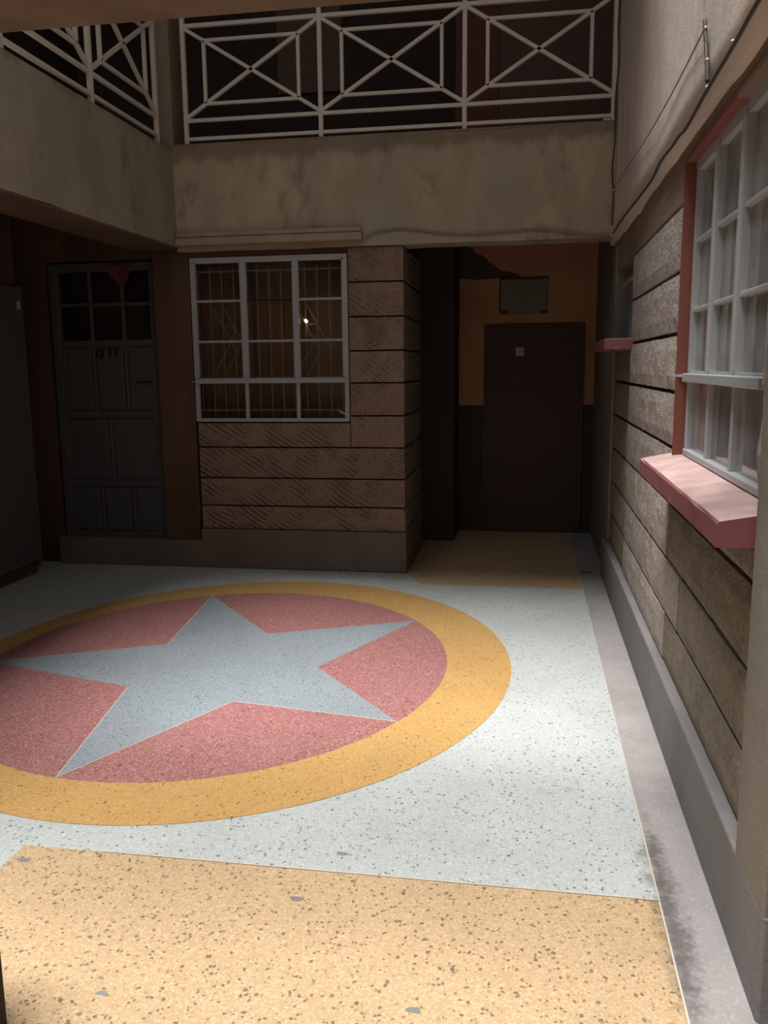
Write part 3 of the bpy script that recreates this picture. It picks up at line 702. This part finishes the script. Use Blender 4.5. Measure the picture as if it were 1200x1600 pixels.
# railings
def railing(name, P, posts, label):
    r = tag(empty(name, P(posts[0], 3.06)), label, 'railing', 'balcony railings')
    nrm = P(1, 0).cross(Vector((0, 0, 1)))
    nrm = Vector((0, 1, 0)) if abs((P(1, 0)-P(0, 0)).x) > 0.5 else Vector((1, 0, 0))
    def b(nm, a, c, w=0.026): return bar(nm, P(*a), P(*c), w, w, 'rail', r, upv=nrm, bevel=0.002)
    for u in posts: b('post', (u, 3.045), (u, 3.98), 0.03)
    for z, w in ((3.103, 0.024), (3.226, 0.024), (3.845, 0.026), (3.975, 0.035)): b('rail', (posts[0], z), (posts[-1], z), w)
    for u0, u1 in zip(posts, posts[1:]):
        zl, zh = 3.24, 3.838
        i = 0.152*(u1-u0)/0.98
        s = (zh-zl)/(u1-u0)
        b('brace', (u0, zl), (u1, zh), 0.024); b('brace', (u0, zh), (u1, zl), 0.024)
        b('inner_upright', (u0+i, zl+s*i), (u0+i, zh-s*i), 0.024); b('inner_upright', (u1-i, zl+s*i), (u1-i, zh-s*i), 0.024)
        b('inner_rail', (u0+i, zl+s*i), (u1-i, zl+s*i), 0.022); b('inner_rail', (u0+i, zh-s*i), (u1-i, zh-s*i), 0.022)
    return r
railing('balcony_railing', lambda u, z: Vector((u, YB+0.025, z)), [-2.415, -1.438, -0.451, 0.52], 'pale steel railing of crossed panels on the back balcony')
railing('balcony_railing', lambda u, z: Vector((-2.56, u, z-0.01)), [3.20, 4.10, 5.00, 5.92], 'pale steel railing of crossed panels on the left balcony')

# upper storey behind the railings
ub = struct(empty('wall_upper_back', (0, 7.4, 3.05)), 'dark wall of the upper back balcony behind the railing', 'wall')
box('plaster', -3.9, 0.6, 7.4, 7.5, 3.0, ROOF_Z, 'dark_wall', ub)
box('brown_board', -0.27, 0.6, 7.37, 7.4, 3.055, 5.2, 'brown_paint', ub, 0.004)
box('maroon_strip', -0.62, -0.27, 7.36, 7.4, 3.055, 5.2, 'maroon', ub, 0.004)
box('brown_board', -2.1, -1.55, 7.37, 7.4, 3.75, 4.6, 'brown_paint', ub, 0.004)
ul = struct(box('wall_upper_left', -4.0, -3.9, -2.0, 7.5, 3.0, ROOF_Z, 'dark_wall'), 'dark wall of the upper left balcony', 'wall')
# added roof out of view that shades the far courtyard; outer shell
hx0, hx1, hy0, hy1 = HOLE
rf = struct(boxes('shade_roof', [(-5.7, hx0, -2.2, 8.5, ROOF_Z, ROOF_Z+0.15), (hx1, 2.0, -2.2, 8.5, ROOF_Z, ROOF_Z+0.15), (hx0, hx1, hy1, 8.5, ROOF_Z, ROOF_Z+0.15), (hx0, hx1, -2.2, hy0, ROOF_Z, ROOF_Z+0.15)], 'upper'), 'added unseen roof slab, its opening shaped to steer the daylight', 'shade_roof')
ws = struct(boxes('wall_near', [(-5.7, 0.9, -2.2, -2.0, -0.2, ROOF_Z)], 'upper'), 'plaster wall behind the entrance', 'wall')
wo = struct(boxes('wall_outer', [(-5.75, -5.6, -2.2, 8.5, -0.2, ROOF_Z), (-5.7, 2.0, 8.4, 8.5, -0.2, ROOF_Z), (-2.3, 0.8, RY+0.15, RY+0.2, 0, 3)], 'dark_wall'), 'outer walls of the building', 'wall')

# ================================================================== CABLES
def cable(pts, r, mat, label, clips=()):
    c = tag(empty('electric_cable', pts[0]), label, 'cable')
    tube('wire', smooth_path(pts), r, mat, c)
    for p in clips:
        bm = bmesh.new(); bmesh.ops.create_uvsphere(bm, u_segments=8, v_segments=6, radius=0.006)
        bmesh.ops.translate(bm, verts=bm.verts, vec=p)
        child(link('clip', mesh(bm, 'clip', True), 'white_clip'), c)
    return c
yb = YB-0.012
cable([(-1.14, yb, 2.385), (-1.05, yb, 2.42), (-0.9, yb, 2.435), (-0.75, yb, 2.42), (-0.6, yb, 2.395), (-0.4, yb, 2.385), (-0.18, yb, 2.39), (0.05, yb, 2.40), (0.25, yb, 2.375), (0.4, yb, 2.35), (0.52, yb, 2.345)], 0.0055, 'cable_grey',
      'thin grey cable looped along the back beam over the passage', [(-1.14, yb, 2.385), (-0.39, yb, 2.39), (0.06, yb, 2.41), (0.50, yb, 2.43)])
xr = 0.532
cable([(xr, 1.9, 2.36), (xr, 2.35, 2.36), (xr, 2.62, 2.345), (xr, 2.95, 2.335), (xr, 3.3, 2.315), (xr, 3.45, 2.325), (xr, 3.6, 2.325), (xr, 3.9, 2.335), (xr, 4.2, 2.315), (xr, 4.7, 2.325), (xr, 5.4, 2.345), (xr, 5.95, 2.345)], 0.006, 'cable',
      'dark sagging cable along the lintel of the right wall', [(xr, 2.96, 2.345), (xr, 2.62, 2.36)])
cable([(xr, 2.96, 2.36), (xr, 2.98, 2.42), (xr, 3.02, 2.50), (xr, 3.05, 2.57)], 0.007, 'cable', 'short frayed dark cable hanging down the upper plaster', [(xr, 3.03, 2.54), (xr, 2.98, 2.43)])
cable([(xr, 3.04, 2.545), (xr, 3.5, 2.535), (xr, 4.0, 2.54), (xr, 4.6, 2.56), (xr, 5.3, 2.60), (xr, 5.98, 2.63)], 0.003, 'cable_grey', 'hair-thin pale wire strung across the upper plaster')
cable([(0.525, 6.0, 2.40), (0.528, 6.02, 2.62), (0.515, 6.01, 2.75), (0.528, 6.02, 2.95), (0.52, 6.0, 3.15), (0.535, 6.0, 3.4), (0.525, 6.0, 3.62), (0.535, 6.0, 4.0)], 0.006, 'cable',
      'dark cable running up the corner beside the back railing', [(0.525, 6.0, 2.62)])
tag(box('plaster_lump', 0.455, 0.50, YB+0.0, YB+0.03, 3.0685, 3.085, 'white_clip', None, 0.006), 'small white lump at the foot of the last railing post', 'lump')
